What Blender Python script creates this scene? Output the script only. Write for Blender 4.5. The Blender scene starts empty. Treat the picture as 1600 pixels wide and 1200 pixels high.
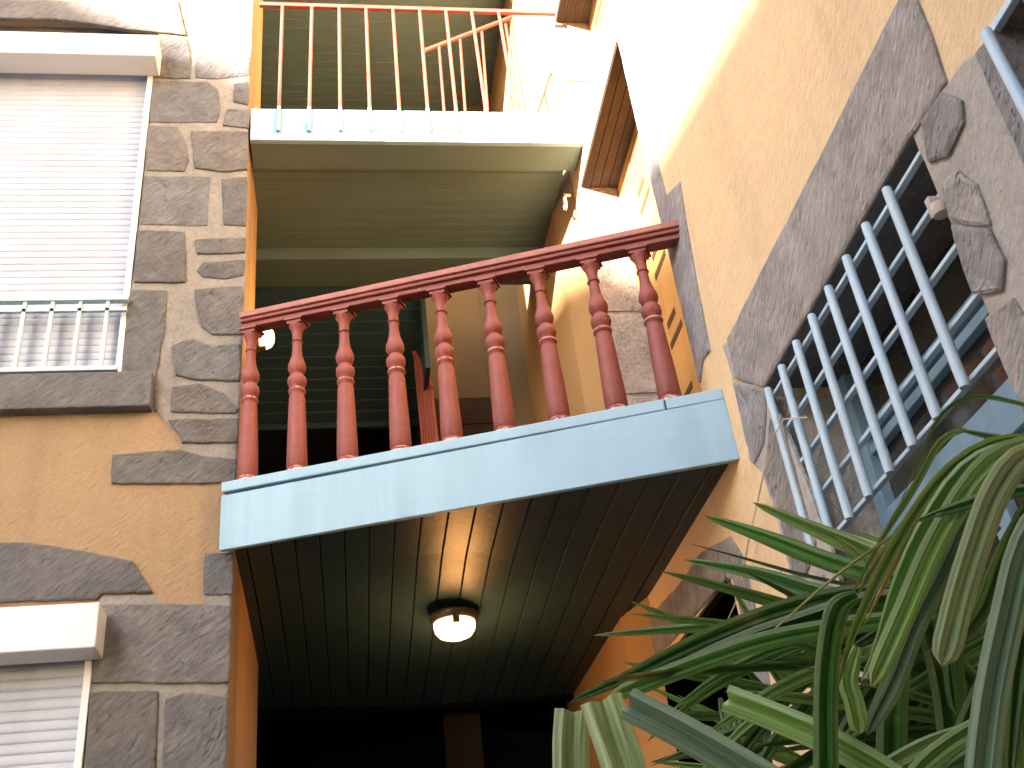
import bpy, math, random
from mathutils import Vector, Matrix, noise
random.seed(7)
S = bpy.context.scene
COL = S.collection

# ------------------------------------------------------------------ camera
F = 1659.458
R = ((0.98717243, -0.11890398, -0.10654781),
     (-0.02548568, 0.54143811, -0.84035424),
     (0.15761051, 0.83228998, 0.53146243))
CAM = Vector((0.4457, -4.0, 1.6))
W = 1.758                      # plane of the right house wall; the left house wall is y = 0
cd = bpy.data.cameras.new('camera')
cam = bpy.data.objects.new('camera', cd); COL.objects.link(cam)
cd.sensor_width = 36; cd.lens = 36 * F / 1600; cd.clip_start = 0.05; cd.clip_end = 500
cam.matrix_world = Matrix(((R[0][0], -R[1][0], -R[2][0], CAM.x), (R[0][1], -R[1][1], -R[2][1], CAM.y),
                           (R[0][2], -R[1][2], -R[2][2], CAM.z), (0, 0, 0, 1)))
S.camera = cam

# ------------------------------------------------------------------ light
SUN_TO = Vector((1.048, 1.0, -0.38)).normalized()
wd = bpy.data.worlds.new('World'); S.world = wd; wd.use_nodes = True
nt = wd.node_tree
sky = nt.nodes.new('ShaderNodeTexSky'); sky.sky_type = 'NISHITA'; sky.sun_disc = False
sky.sun_elevation = math.asin(-SUN_TO.z)
sky.sun_rotation = math.atan2(-SUN_TO.x, -SUN_TO.y)
sky.air_density = 1.0; sky.dust_density = 1.0; sky.ozone_density = 1.0
nt.links.new(sky.outputs[0], nt.nodes['Background'].inputs[0])
nt.nodes['Background'].inputs[1].default_value = 0.15
sd = bpy.data.lights.new('sun', 'SUN'); sd.energy = 5.0; sd.angle = math.radians(1.0); sd.color = (1.0, 0.93, 0.82)
sun = bpy.data.objects.new('sun', sd); COL.objects.link(sun)
sun.rotation_euler = SUN_TO.to_track_quat('-Z', 'Y').to_euler(); sun.location = (-20, -20, 20)
S.view_settings.view_transform = 'Standard'; S.view_settings.look = 'None'
S.view_settings.gamma = 1.0; S.view_settings.exposure = 3.42
S.cycles.max_bounces = 8; S.cycles.diffuse_bounces = 5

# ------------------------------------------------------------------ picture -> plane helpers
def ray(x, y):
    a, b = x - 800, y - 600
    return Vector(tuple(R[0][i] * a + R[1][i] * b + R[2][i] * F for i in range(3)))
def onY(x, y, Y=0.0):
    r = ray(x, y); return CAM + r * ((Y - CAM.y) / r.y)
def onX(x, y, X=W):
    r = ray(x, y); return CAM + r * ((X - CAM.x) / r.x)
def at(x, y, d):
    return CAM + ray(x, y).normalized() * d

# ------------------------------------------------------------------ materials
def mat(name, base, rough=0.8, var=0.12, vscale=3.0, bump=0.0, bscale=60.0, streak=None, tint=False, spec=0.5,
        dirt=None, fine=0.0, fscale=250.0, coords='Object', stretch=(1, 1, 1), rot=(0, 0, 0), bdist=0.02, chips=None, pits=0.0, runs=None):
    m = bpy.data.materials.new(name); m.use_nodes = True
    n = m.node_tree.nodes; l = m.node_tree.links; p = n['Principled BSDF']
    p.inputs['Roughness'].default_value = rough; p.inputs['Specular IOR Level'].default_value = spec
    tc = n.new('ShaderNodeTexCoord'); mp = n.new('ShaderNodeMapping'); mp.vector_type = 'TEXTURE'
    mp.inputs['Scale'].default_value = stretch; mp.inputs['Rotation'].default_value = rot
    l.new(tc.outputs[coords], mp.inputs[0])
    def noi(scale, detail=6, src=None, rg=0.6):
        t = n.new('ShaderNodeTexNoise'); t.inputs['Scale'].default_value = scale; t.inputs['Detail'].default_value = detail
        t.inputs['Roughness'].default_value = rg
        l.new((src or tc.outputs[coords]), t.inputs['Vector']); return t.outputs['Fac']
    def math_(op, a, b):
        t = n.new('ShaderNodeMath'); t.operation = op
        for i, v in enumerate((a, b)):
            if isinstance(v, (int, float)): t.inputs[i].default_value = v
            else: l.new(v, t.inputs[i])
        return t.outputs[0]
    def mix(f, a, b, mode='MIX'):
        t = n.new('ShaderNodeMix'); t.data_type = 'RGBA'; t.blend_type = mode
        if isinstance(f, (int, float)): t.inputs[0].default_value = f
        else: l.new(f, t.inputs[0])
        for i, v in ((6, a), (7, b)):
            if isinstance(v, tuple): t.inputs[i].default_value = v + (1,)
            else: l.new(v, t.inputs[i])
        return t.outputs[2]
    def ramp(src, lo, hi):
        t = n.new('ShaderNodeMapRange'); t.inputs[1].default_value = lo; t.inputs[2].default_value = hi
        l.new(src, t.inputs[0]); return t.outputs[0]
    lo = tuple(c * (1 - var) for c in base); hi = tuple(min(1, c * (1 + var)) for c in base)
    c = mix(ramp(noi(vscale), 0.3, 0.7), lo, hi)
    if dirt:
        c = mix(math_('MULTIPLY', ramp(noi(vscale * 0.5, 8, None, 0.7), 0.48, 0.72), dirt[3]), c, tuple(dirt[:3]))
    if runs:
        rm = n.new('ShaderNodeMapping'); rm.inputs['Scale'].default_value = (7, 7, 0.55); l.new(tc.outputs[coords], rm.inputs[0])
        c = mix(math_('MULTIPLY', math_('MULTIPLY', ramp(noi(1.0, 6, rm.outputs[0], 0.6), 0.44, 0.66), ramp(noi(1.1, 4), 0.38, 0.55)), runs[3]), c, tuple(runs[:3]))
    if fine:
        f = ramp(noi(fscale, 3, mp.outputs[0]), 0.3, 0.7)
        c = mix(fine, c, mix(f, tuple(x * 0.35 for x in base), tuple(min(1, x * 1.5) for x in base)))
    if pits:
        v = n.new('ShaderNodeTexVoronoi'); v.inputs['Scale'].default_value = 55; l.new(mp.outputs[0], v.inputs['Vector'])
        pm = math_('MULTIPLY', ramp(v.outputs['Distance'], 0.22, 0.10), ramp(noi(14, 4), 0.5, 0.62))
        c = mix(math_('MULTIPLY', pm, pits), c, tuple(x * 0.3 for x in base))
    if chips:
        cm = ramp(noi(chips[4], 8, mp.outputs[0], 0.75), chips[3], chips[3] + 0.05)
        c = mix(math_('MULTIPLY', cm, chips[5] if len(chips) > 5 else 0.8), c, tuple(chips[:3]))
    if tint:
        a = n.new('ShaderNodeAttribute'); a.attribute_name = 'tint'
        c = mix(1.0, c, a.outputs['Color'], 'MULTIPLY')
    l.new(c, p.inputs['Base Color'])
    if bump:
        h = noi(bscale, 8, mp.outputs[0], 0.65)
        h2 = noi(bscale * 0.12, 4)
        hh = math_('ADD', h, math_('MULTIPLY', h2, 1.5))
        if pits: hh = math_('SUBTRACT', hh, math_('MULTIPLY', pm, 0.8))
        b = n.new('ShaderNodeBump'); b.inputs['Strength'].default_value = bump; b.inputs['Distance'].default_value = bdist
        l.new(hh, b.inputs['Height']); l.new(b.outputs[0], p.inputs['Normal'])
    return m

# plaster: roughcast with short slanting trowel strokes
M = {}
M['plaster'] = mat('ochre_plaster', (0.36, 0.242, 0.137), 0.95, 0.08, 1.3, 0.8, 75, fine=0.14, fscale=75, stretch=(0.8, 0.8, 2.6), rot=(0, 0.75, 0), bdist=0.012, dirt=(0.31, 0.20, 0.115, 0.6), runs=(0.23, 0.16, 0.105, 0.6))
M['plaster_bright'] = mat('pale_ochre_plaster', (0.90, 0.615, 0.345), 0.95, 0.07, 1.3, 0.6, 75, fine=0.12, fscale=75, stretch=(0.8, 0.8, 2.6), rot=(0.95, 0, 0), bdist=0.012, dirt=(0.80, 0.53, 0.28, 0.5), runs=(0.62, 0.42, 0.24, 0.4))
M['plaster_smooth'] = mat('smooth_ochre_render', (0.42, 0.25, 0.105), 0.9, 0.08, 2, 0.15, 40)
M['room'] = mat('dim_room_plaster', (0.022, 0.021, 0.019), 0.95, 0.15, 2, 0.2, 30, spec=0.1)
M['shade_plaster'] = mat('shaded_stairwell_render', (0.17, 0.125, 0.07), 0.9, 0.1, 2, 0.15, 40)  # darker copy of the smooth render, stairwell shade put into the colour
M['dark'] = mat('interior_shade_black', (0.006, 0.0055, 0.005), 0.95, 0.2, 2, 0.2, 30, spec=0.0)  # near-black base: deep shade of the unlit interior put into the colour
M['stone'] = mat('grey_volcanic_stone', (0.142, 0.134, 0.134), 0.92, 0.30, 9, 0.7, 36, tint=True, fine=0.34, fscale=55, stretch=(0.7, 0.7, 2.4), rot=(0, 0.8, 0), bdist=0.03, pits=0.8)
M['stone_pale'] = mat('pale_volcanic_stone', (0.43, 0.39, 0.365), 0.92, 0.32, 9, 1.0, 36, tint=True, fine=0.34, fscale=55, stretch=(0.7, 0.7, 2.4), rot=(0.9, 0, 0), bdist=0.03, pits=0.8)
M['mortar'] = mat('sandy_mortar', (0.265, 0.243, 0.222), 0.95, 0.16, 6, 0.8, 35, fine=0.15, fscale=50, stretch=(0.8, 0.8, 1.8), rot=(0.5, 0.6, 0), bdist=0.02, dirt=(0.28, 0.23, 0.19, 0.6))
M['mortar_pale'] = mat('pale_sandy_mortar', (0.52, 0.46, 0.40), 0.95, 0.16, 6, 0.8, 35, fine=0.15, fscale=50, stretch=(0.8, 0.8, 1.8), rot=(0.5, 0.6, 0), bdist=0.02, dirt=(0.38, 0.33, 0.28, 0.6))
M['blue'] = mat('pale_blue_paint', (0.31, 0.47, 0.59), 0.55, 0.05, 3, 0.12, 20, dirt=(0.26, 0.42, 0.53, 0.7), chips=(0.20, 0.27, 0.30, 0.70, 16), runs=(0.20, 0.32, 0.38, 0.8), stretch=(2, 2, 0.4), bdist=0.01)
M['bluegrey'] = mat('blue_grey_paint', (0.42, 0.54, 0.56), 0.5, 0.06, 5, 0.1, 20)
M['bluewhite'] = mat('pale_blue_iron_paint', (0.54, 0.68, 0.79), 0.42, 0.05, 9, 0.3, 60, bdist=0.004, chips=(0.24, 0.12, 0.06, 0.655, 34, 0.65), runs=(0.50, 0.56, 0.58, 0.5))
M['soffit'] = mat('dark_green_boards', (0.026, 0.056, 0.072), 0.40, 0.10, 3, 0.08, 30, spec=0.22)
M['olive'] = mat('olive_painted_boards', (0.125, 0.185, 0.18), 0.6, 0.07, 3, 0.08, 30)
M['red'] = mat('worn_red_paint', (0.255, 0.060, 0.047), 0.6, 0.15, 12, 0.3, 40, chips=(0.60, 0.36, 0.30, 0.62, 30, 0.45), stretch=(0.67, 0.67, 1.7), bdist=0.006, tint=True)
M['redmetal'] = mat('red_iron_paint', (0.34, 0.06, 0.04), 0.4, 0.08, 12)
M['chip'] = mat('bare_plaster_dabs', (0.62, 0.50, 0.42), 0.9, 0.2, 30, 0.5, 60)
M['white'] = mat('white_shutter_metal', (0.66, 0.66, 0.67), 0.4, 0.02, 3)
M['slat'] = mat('white_shutter_slats', (0.45, 0.47, 0.56), 0.45, 0.04, 3, runs=(0.30, 0.30, 0.33, 0.35))
M['door'] = mat('orange_varnished_wood', (0.66, 0.32, 0.08), 0.45, 0.14, 6, 0.15, 30, stretch=(0.17, 0.17, 1.7), fine=0.12, fscale=16)
M['slot'] = mat('dark_slot', (0.10, 0.04, 0.015), 0.8)
M['lintelwood'] = mat('brown_lintel_timber', (0.050, 0.030, 0.018), 0.85, 0.2, 6, 0.4, 30, stretch=(0.33, 1.7, 0.33), fine=0.25, fscale=20)
M['glassdark'] = mat('window_glass', (0.05, 0.045, 0.035), 0.08, 0.5, 4, spec=0.8)
M['steel'] = mat('tarnished_metal', (0.45, 0.42, 0.36), 0.35, 0.2, 30)
M['steel'].node_tree.nodes['Principled BSDF'].inputs['Metallic'].default_value = 0.7
M['brownmetal'] = mat('brown_lamp_rim', (0.10, 0.07, 0.04), 0.4, 0.1, 10)
M['trunk'] = mat('fibrous_palm_trunk', (0.16, 0.11, 0.07), 0.95, 0.4, 30, 1.0, 60)
M['rope'] = mat('pale_twine', (0.62, 0.48, 0.36), 0.9, 0.2, 60)
M['paving'] = mat('courtyard_paving', (0.07, 0.066, 0.06), 0.9, 0.15, 1.2, 0.4, 10, dirt=(0.05, 0.047, 0.043, 0.6))
M['farwall2'] = mat('dark_blocker_wall', (0.20, 0.18, 0.16), 0.95, 0.1, 1)  # wall of the added rear house, kept dark to cut bounced light
M['farwall'] = mat('far_house_plaster', (0.75, 0.70, 0.60), 0.95, 0.08, 0.8, 0.2, 20)  # pale base chosen to bounce light onto the right house wall
M['tile'] = mat('terracotta_tiles', (0.40, 0.16, 0.09), 0.9, 0.2, 4, 0.6, 6)

def emis(name, col, s):
    m = bpy.data.materials.new(name); m.use_nodes = True
    p = m.node_tree.nodes['Principled BSDF']
    p.inputs['Base Color'].default_value = (0.9, 0.85, 0.75, 1); p.inputs['Emission Color'].default_value = col + (1,)
    p.inputs['Emission Strength'].default_value = s; p.inputs['Roughness'].default_value = 0.3
    return m
M['glow'] = emis('lit_lamp_glass', (1.0, 0.70, 0.33), 0.30)

def leafmat():
    m = bpy.data.materials.new('palm_leaf'); m.use_nodes = True
    n = m.node_tree.nodes; l = m.node_tree.links; p = n['Principled BSDF']
    a = n.new('ShaderNodeAttribute'); a.attribute_name = 'tint'
    uv = n.new('ShaderNodeUVMap'); uv.uv_map = 'UVMap'
    mp = n.new('ShaderNodeMapping'); mp.inputs['Scale'].default_value = (5.5, 0.04, 1); l.new(uv.outputs[0], mp.inputs[0])
    t = n.new('ShaderNodeTexNoise'); t.inputs['Scale'].default_value = 1.6; t.inputs['Detail'].default_value = 5
    l.new(mp.outputs[0], t.inputs['Vector'])
    r = n.new('ShaderNodeMapRange'); r.inputs[1].default_value = 0.35; r.inputs[2].default_value = 0.68
    r.inputs[3].default_value = 0.65; r.inputs[4].default_value = 1.5; l.new(t.outputs['Fac'], r.inputs[0])
    x = n.new('ShaderNodeMix'); x.data_type = 'RGBA'; x.blend_type = 'MULTIPLY'; x.inputs[0].default_value = 1
    cb = n.new('ShaderNodeCombineColor')
    for i in range(3): l.new(r.outputs[0], cb.inputs[i])
    l.new(a.outputs['Color'], x.inputs[6]); l.new(cb.outputs[0], x.inputs[7])
    t2 = n.new('ShaderNodeTexNoise'); t2.inputs['Scale'].default_value = 9; t2.inputs['Detail'].default_value = 6
    tc = n.new('ShaderNodeTexCoord'); l.new(tc.outputs['Object'], t2.inputs['Vector'])
    r2 = n.new('ShaderNodeMapRange'); r2.inputs[1].default_value = 0.62; r2.inputs[2].default_value = 0.75; l.new(t2.outputs['Fac'], r2.inputs[0])
    y = n.new('ShaderNodeMix'); y.data_type = 'RGBA'; l.new(r2.outputs[0], y.inputs[0]); l.new(x.outputs[2], y.inputs[6])
    y.inputs[7].default_value = (0.30, 0.24, 0.08, 1)
    l.new(y.outputs[2], p.inputs['Base Color'])
    p.inputs['Roughness'].default_value = 0.42
    p.inputs['Specular IOR Level'].default_value = 0.55
    b = n.new('ShaderNodeBump'); b.inputs['Strength'].default_value = 0.5; b.inputs['Distance'].default_value = 0.002
    l.new(t.outputs['Fac'], b.inputs['Height']); l.new(b.outputs[0], p.inputs['Normal'])
    tr = n.new('ShaderNodeBsdfTranslucent'); l.new(y.outputs[2], tr.inputs[0])
    mx = n.new('ShaderNodeMixShader'); mx.inputs[0].default_value = 0.22
    l.new(p.outputs[0], mx.inputs[1]); l.new(tr.outputs[0], mx.inputs[2]); l.new(mx.outputs[0], n['Material Output'].inputs[0])
    return m
M['leaf'] = leafmat()

# ------------------------------------------------------------------ mesh builder
class MB:
    def __init__(s): s.v = []; s.f = []; s.t = []; s.uv = []; s.mi = []; s.cm = 0
    def face(s, pts, tint=(1, 1, 1), uv=None):
        b = len(s.v); s.v += [tuple(p) for p in pts]; s.f.append(tuple(range(b, b + len(pts)))); s.t.append(tint)
        s.uv.append(uv or [(0, 0)] * len(pts)); s.mi.append(s.cm)
    def grid(s, rows, tint=(1, 1, 1), uvs=None, close=False):
        b = len(s.v); m = len(rows[0])
        for r in rows: s.v += [tuple(p) for p in r]
        for i in range(len(rows) - 1):
            for j in range(m if close else m - 1):
                k = (j + 1) % m
                s.f.append((b + i * m + j, b + i * m + k, b + (i + 1) * m + k, b + (i + 1) * m + j)); s.t.append(tint); s.mi.append(s.cm)
                s.uv.append([(uvs[j], i), (uvs[k], i), (uvs[k], i + 1), (uvs[j], i + 1)] if uvs else [(0, 0)] * 4)
    def hexa(s, q, tint=(1, 1, 1)):       # q: 8 corners, bottom ring then top ring
        b = len(s.v); s.v += [tuple(p) for p in q]
        for f in ((0, 3, 2, 1), (4, 5, 6, 7), (0, 1, 5, 4), (1, 2, 6, 5), (2, 3, 7, 6), (3, 0, 4, 7)):
            s.f.append(tuple(b + i for i in f)); s.t.append(tint); s.uv.append([(0, 0)] * 4); s.mi.append(s.cm)
    def box(s, x0, x1, y0, y1, z0, z1, tint=(1, 1, 1)):
        s.hexa([(x0, y0, z0), (x1, y0, z0), (x1, y1, z0), (x0, y1, z0), (x0, y0, z1), (x1, y0, z1), (x1, y1, z1), (x0, y1, z1)], tint)
    def tube(s, pts, rad, n=10, cap=True, tint=(1, 1, 1)):
        pts = [Vector(p) for p in pts]; rads = rad if isinstance(rad, (list, tuple)) else [rad] * len(pts)
        rows = []; up = None
        for i, p in enumerate(pts):
            d = (pts[min(i + 1, len(pts) - 1)] - pts[max(i - 1, 0)]).normalized()
            if up is None: up = Vector((0, 0, 1)) if abs(d.z) < 0.9 else Vector((1, 0, 0))
            a = d.cross(up).normalized(); up = a.cross(d).normalized()
            rows.append([p + (a * math.cos(2 * math.pi * k / n) + up * math.sin(2 * math.pi * k / n)) * rads[i] for k in range(n)])
        s.grid(rows, tint, close=True)
        if cap: s.face(rows[0][::-1], tint); s.face(rows[-1], tint)
    def lathe(s, c, prof, n=20, tint=(1, 1, 1), cap=True):
        rows = [[(c[0] + r * math.cos(2 * math.pi * k / n), c[1] + r * math.sin(2 * math.pi * k / n), c[2] + z) for k in range(n)] for r, z in prof]
        s.grid(rows, tint, close=True)
        if cap: s.face(rows[0][::-1], tint); s.face(rows[-1], tint)
    def build(s, name, m, parent=None, smooth=False, bevel=0, origin=None):
        me = bpy.data.meshes.new(name)
        o0 = Vector(origin) if origin is not None else Vector((0, 0, 0))
        me.from_pydata([tuple(Vector(v) - o0) for v in s.v], [], s.f)
        ca = me.color_attributes.new('tint', 'FLOAT_COLOR', 'CORNER'); ul = me.uv_layers.new(name='UVMap')
        ms = m if isinstance(m, list) else [m]
        for x in ms: me.materials.append(x)
        for p in me.polygons:
            p.material_index = s.mi[p.index]
            if smooth: p.use_smooth = True
            for k, li in enumerate(p.loop_indices):
                tt = s.t[p.index]; ca.data[li].color = (tuple(tt[k]) if isinstance(tt, list) else tuple(tt)) + (1,); ul.data[li].uv = s.uv[p.index][k]
        import bmesh
        bm = bmesh.new(); bm.from_mesh(me); bmesh.ops.remove_doubles(bm, verts=bm.verts, dist=1e-5)
        bmesh.ops.recalc_face_normals(bm, faces=bm.faces); bm.to_mesh(me); bm.free()
        if smooth:
            try: me.set_sharp_from_angle(angle=math.radians(45))
            except Exception: pass
        o = bpy.data.objects.new(name, me); COL.objects.link(o)
        if bevel:
            b = o.modifiers.new('bevel', 'BEVEL'); b.width = bevel; b.segments = 2; b.limit_method = 'ANGLE'; b.angle_limit = math.radians(40)
        o.location = o0
        if parent: o.parent = parent; o.matrix_parent_inverse = Matrix.Identity(4); o.location = o0 - world(parent)
        return o
def world(o):
    p = Vector(o.location)
    while o.parent: o = o.parent; p += o.location
    return p
def empty(name, loc, label, cat, group=None):
    o = bpy.data.objects.new(name, None); COL.objects.link(o); o.location = loc
    o['label'] = label; o['category'] = cat
    if group: o['group'] = group
    return o
def tag(o, label, cat, group=None):
    o['label'] = label; o['category'] = cat
    if group: o['group'] = group
    return o

# ------------------------------------------------------------------ walls with openings, stones laid on them
def wall(mb, P, us, zs, holes, depth):
    """P(u, z, h) -> point, h = distance behind the face. holes: (u0,u1,z0,z1). Thick slab with reveals."""
    us = sorted(set(us + [h[0] for h in holes] + [h[1] for h in holes])); zs = sorted(set(zs + [h[2] for h in holes] + [h[3] for h in holes]))
    def hole(u, z): return any(a < u < b and c < z < d for a, b, c, d in holes)
    for i in range(len(us) - 1):
        for j in range(len(zs) - 1):
            if hole((us[i] + us[i + 1]) / 2, (zs[j] + zs[j + 1]) / 2): continue
            mb.face([P(us[i], zs[j], 0), P(us[i + 1], zs[j], 0), P(us[i + 1], zs[j + 1], 0), P(us[i], zs[j + 1], 0)])
            mb.face([P(us[i], zs[j], depth), P(us[i + 1], zs[j], depth), P(us[i + 1], zs[j + 1], depth), P(us[i], zs[j + 1], depth)])
    for a, b, c, d in holes + [(us[0], us[-1], zs[0], zs[-1])]:
        for q in (((a, c), (b, c)), ((b, c), (b, d)), ((b, d), (a, d)), ((a, d), (a, c))):
            mb.face([P(q[0][0], q[0][1], 0), P(q[1][0], q[1][1], 0), P(q[1][0], q[1][1], depth), P(q[0][0], q[0][1], depth)])
PL = lambda u, z, h: (u, h, z)                 # left house: face y = 0
PR = lambda u, z, h: (W + h, u, z)             # right house: face x = W

def slab(mb, P, poly, h0, h1, tint=(1, 1, 1), jit=0.004, step=0.035, bev=0.008, relief=0.0, grow=0.0):
    """A stone or patch: outline poly [(u,z)] standing from h0 out to h1 proud of the wall, edges wavering."""
    pts = []
    n = len(poly)
    for i in range(n):
        a = Vector(poly[i]); b = Vector(poly[(i + 1) % n]); L = (b - a).length; k = max(1, int(L / step))
        for q in range(k):
            p = a.lerp(b, q / k)
            nv = noise.noise_vector(Vector((p.x * 14, p.y * 14, h1 * 50 + 3))) * 0.6 + noise.noise_vector(Vector((p.x * 60, p.y * 60, 5))) * 0.5
            pts.append(p + Vector((nv.x, nv.y)) * jit * 1.3)
    area = sum(pts[i].x * pts[(i + 1) % len(pts)].y - pts[(i + 1) % len(pts)].x * pts[i].y for i in range(len(pts)))
    sg = 1 if area > 0 else -1
    inner = []; outer = []; m = len(pts)
    for i in range(m):
        t = (pts[(i + 1) % m] - pts[i - 1]); nn = Vector((-t.y, t.x)) * sg
        if nn.length > 0: nn.normalize()
        inner.append(pts[i] + nn * (bev - grow)); outer.append(pts[i] - nn * grow)
    pts = outer
    r0 = [P(p.x, p.y, h0) for p in pts]; r1 = [P(p.x, p.y, -(h1 - bev * 0.5)) for p in pts]; r2 = [P(p.x, p.y, -h1) for p in inner]
    mb.grid([r0, r1, r2], tint, close=True)
    if not relief: mb.face(r2, tint); return
    cx = sum((p for p in inner), Vector((0, 0))) / m; last = r2
    for f in (0.86, 0.68, 0.48, 0.26):
        ring = []
        for p in inner:
            q = cx + (p - cx) * f; nz = noise.noise(Vector((q.x * 16, q.y * 16, cx.x * 9))) + 0.6 * noise.noise(Vector((q.x * 45, q.y * 45, cx.y)))
            ring.append(P(q.x, q.y, -(h1 + relief * nz)))
        mb.grid([last, ring], tint, close=True); last = ring
    mb.face(last, tint)
def st():
    a = random.uniform(0.82, 1.18); b = random.uniform(-0.05, 0.05)
    return (a * (1 + b), a, a * (1 - b))
def Lpx(pts, Y=0.0): return [(onY(x, y, Y).x, onY(x, y, Y).z) for x, y in pts]
def Rpx(pts): return [(onX(x, y).y, onX(x, y).z) for x, y in pts]

# ================================================================== ground
g = MB(); g.box(-40, 30, -40, 30, -0.3, 0.0)
o = g.build('courtyard_ground', M['paving']); o['kind'] = 'structure'

# ================================================================== left house
lh = empty('corner_house', (-1.5, 0, 0), 'ochre plastered house with grey stone quoins and white roller shutters, left of the balconies', 'house')
xw = onY(190, 588).x; zu0 = onY(190, 590).z; zu1 = onY(100, 29, 0).z
xl = onY(145, 1045).x; zl1 = onY(100, 990, 0).z
mb = MB(); wall(mb, PL, [-7.0, 0.0], [0.0, 10.5], [(-1.75, xw + 0.004, zu0, zu1), (-1.75, xl + 0.004, 1.55, zl1)], 0.30)
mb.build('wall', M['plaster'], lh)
# stair-side return of the corner, thinner above
mb = MB(); mb.box(-0.30, 0.0, 0.301, 1.27, 0, 3.46); mb.box(-0.30, 0.0, 0.301, 0.60, 3.461, 10.5)
mb.build('return_wall', M['plaster_smooth'], lh)
mm = MB()
slab(mm, PL, Lpx([(186, 592), (200, 480), (213, 400), (228, 260), (240, 126), (246, 64), (292, 58), (298, 86), (391, 88), (388, 180), (383, 440), (374, 640), (371, 717), (367, 754), (176, 756), (178, 713), (282, 706), (284, 683), (252, 655), (240, 640), (240, 600)]), 0.01, 0.006, jit=0.002)
mm.build('mortar_bed', M['mortar'], lh); mm = MB()
slab(mm, PL, Lpx([(146, 950), (160, 932), (243, 930), (253, 946), (318, 946), (321, 867), (363, 865), (360, 950), (351, 1200), (348, 1330), (133, 1330), (138, 1200)]), 0.01, 0.006, jit=0.002)
mm.build('mortar_bed', M['mortar'], lh)
q = MB()
for s_ in ([(247, 64), (289, 62), (297, 93), (296, 124), (243, 122)], [(308, 89), (388, 91), (387, 119), (340, 124), (307, 122)],
           [(240, 129), (325, 131), (339, 142), (343, 173), (337, 192), (236, 192)], [(368, 135), (387, 131), (387, 165), (367, 160)],
           [(357, 174), (388, 174), (387, 201), (350, 197)], [(233, 200), (277, 202), (290, 227), (293, 253), (287, 269), (230, 267)],
           [(301, 209), (386, 209), (385, 266), (350, 269), (306, 264)], [(227, 279), (328, 279), (323, 317), (323, 353), (222, 351)],
           [(348, 283), (385, 279), (383, 354), (352, 352)], [(218, 364), (287, 367), (288, 442), (212, 442)],
           [(306, 378), (383, 375), (382, 396), (310, 397)], [(310, 425), (320, 413), (381, 409), (379, 431), (350, 436), (318, 433)],
           [(209, 457), (259, 458), (256, 510), (247, 560), (240, 596), (193, 590), (203, 470)],
           [(307, 456), (378, 451), (376, 523), (333, 523), (317, 510), (310, 477)],
           [(272, 544), (300, 533), (333, 546), (374, 541), (373, 596), (300, 593), (277, 587)],
           [(272, 608), (313, 604), (350, 619), (371, 642), (368, 646), (269, 644)], [(266, 660), (371, 658), (369, 692), (287, 692), (283, 680)],
           [(178, 714), (280, 706), (320, 717), (368, 721), (366, 753), (177, 755)],
           [(322, 869), (362, 867), (361, 928), (321, 928)], [(149, 950), (252, 948), (320, 949), (359, 951), (356, 1066), (147, 1066)],
           [(144, 1086), (245, 1084), (240, 1200), (236, 1320), (132, 1320)], [(262, 1096), (290, 1086), (353, 1094), (348, 1320), (252, 1320)]):
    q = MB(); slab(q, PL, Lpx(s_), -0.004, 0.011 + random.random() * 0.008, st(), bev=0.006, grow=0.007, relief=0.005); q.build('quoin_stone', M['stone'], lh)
q = MB(); q.box(-1.75, xw + 0.003, 0.06, 0.12, zu0 + 0.001, zu1 - 0.001); q.box(-1.75, xl + 0.003, 0.06, 0.12, 1.551, zl1 - 0.001); q.build('shutter_recess', M['stone'], lh)
q = MB()      # window lintels: one relieved segmental arch above each opening
slab(q, PL, Lpx([(-260, 2), (0, 3), (278, 4), (291, 57), (246, 52), (205, 49), (160, 41), (80, 32), (0, 31), (-260, 36)]), 0.01, 0.016, (1.15, 1.1, 1.05))
q.build('lintel', M['stone'], lh); q = MB()
slab(q, PL, Lpx([(-260, 862), (0, 850), (35, 848), (133, 863), (207, 878), (213, 883), (240, 927), (160, 929), (151, 938), (0, 942), (-260, 946)]), 0.01, 0.016, (0.9, 0.9, 0.9))
q.build('lintel', M['stone'], lh)
sill_z1 = onY(120, 592).z - 0.005; sill_z0 = onY(120, 636, -0.06).z
q = MB(); q.box(-2.2, onY(235, 620, -0.06).x, -0.06, 0.06, sill_z0, sill_z1)
q.build('window_sill', M['stone'], lh, bevel=0.006)

def shutter(x1, ztop_px, zbot_px, zlow, zhigh, label):
    r = MB()
    zt = onY(120, ztop_px, -0.15).z; zb = onY(120, zbot_px, -0.15).z
    xb = x1 + 0.035
    e = bpy.data.objects.new('roller_shutter', None); COL.objects.link(e); e.parent = lh; e.location = Vector((x1 - 0.6, 0, zlow)) - lh.location
    e['label'] = label
    r.box(-1.85, xb, -0.15, -0.012, zb, zt); r.build('shutter_box', M['white'], e, bevel=0.006)
    r = MB(); r.box(x1 - 0.028, x1, -0.012, 0.05, zlow, zhigh); r.build('guide_rail', M['white'], e, bevel=0.003)
    r = MB(); pitch = 0.0385; z = zlow; rows = []; sj = random.Random(4)
    while z < zhigh + 0.02:
        for dz, dy in ((0.0, 0.0028), (0.002, 0.0005), (0.010, -0.001), (0.020, -0.0016), (0.030, -0.001), (0.0365, 0.0005), (0.038, 0.0028)):
            rows.append([(-1.75, 0.03 + dy, z + dz), (x1 - 0.026, 0.03 + dy, z + dz)])
        z += pitch + sj.uniform(-0.0007, 0.0007)
    r.grid(rows); r.build('slat_curtain', M['slat'], e, smooth=True)
    return e
shutter(xw, 51, 84, zu0 + 0.002, onY(100, 100, 0).z, 'white roller shutter lowered behind a small window rail')
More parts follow.
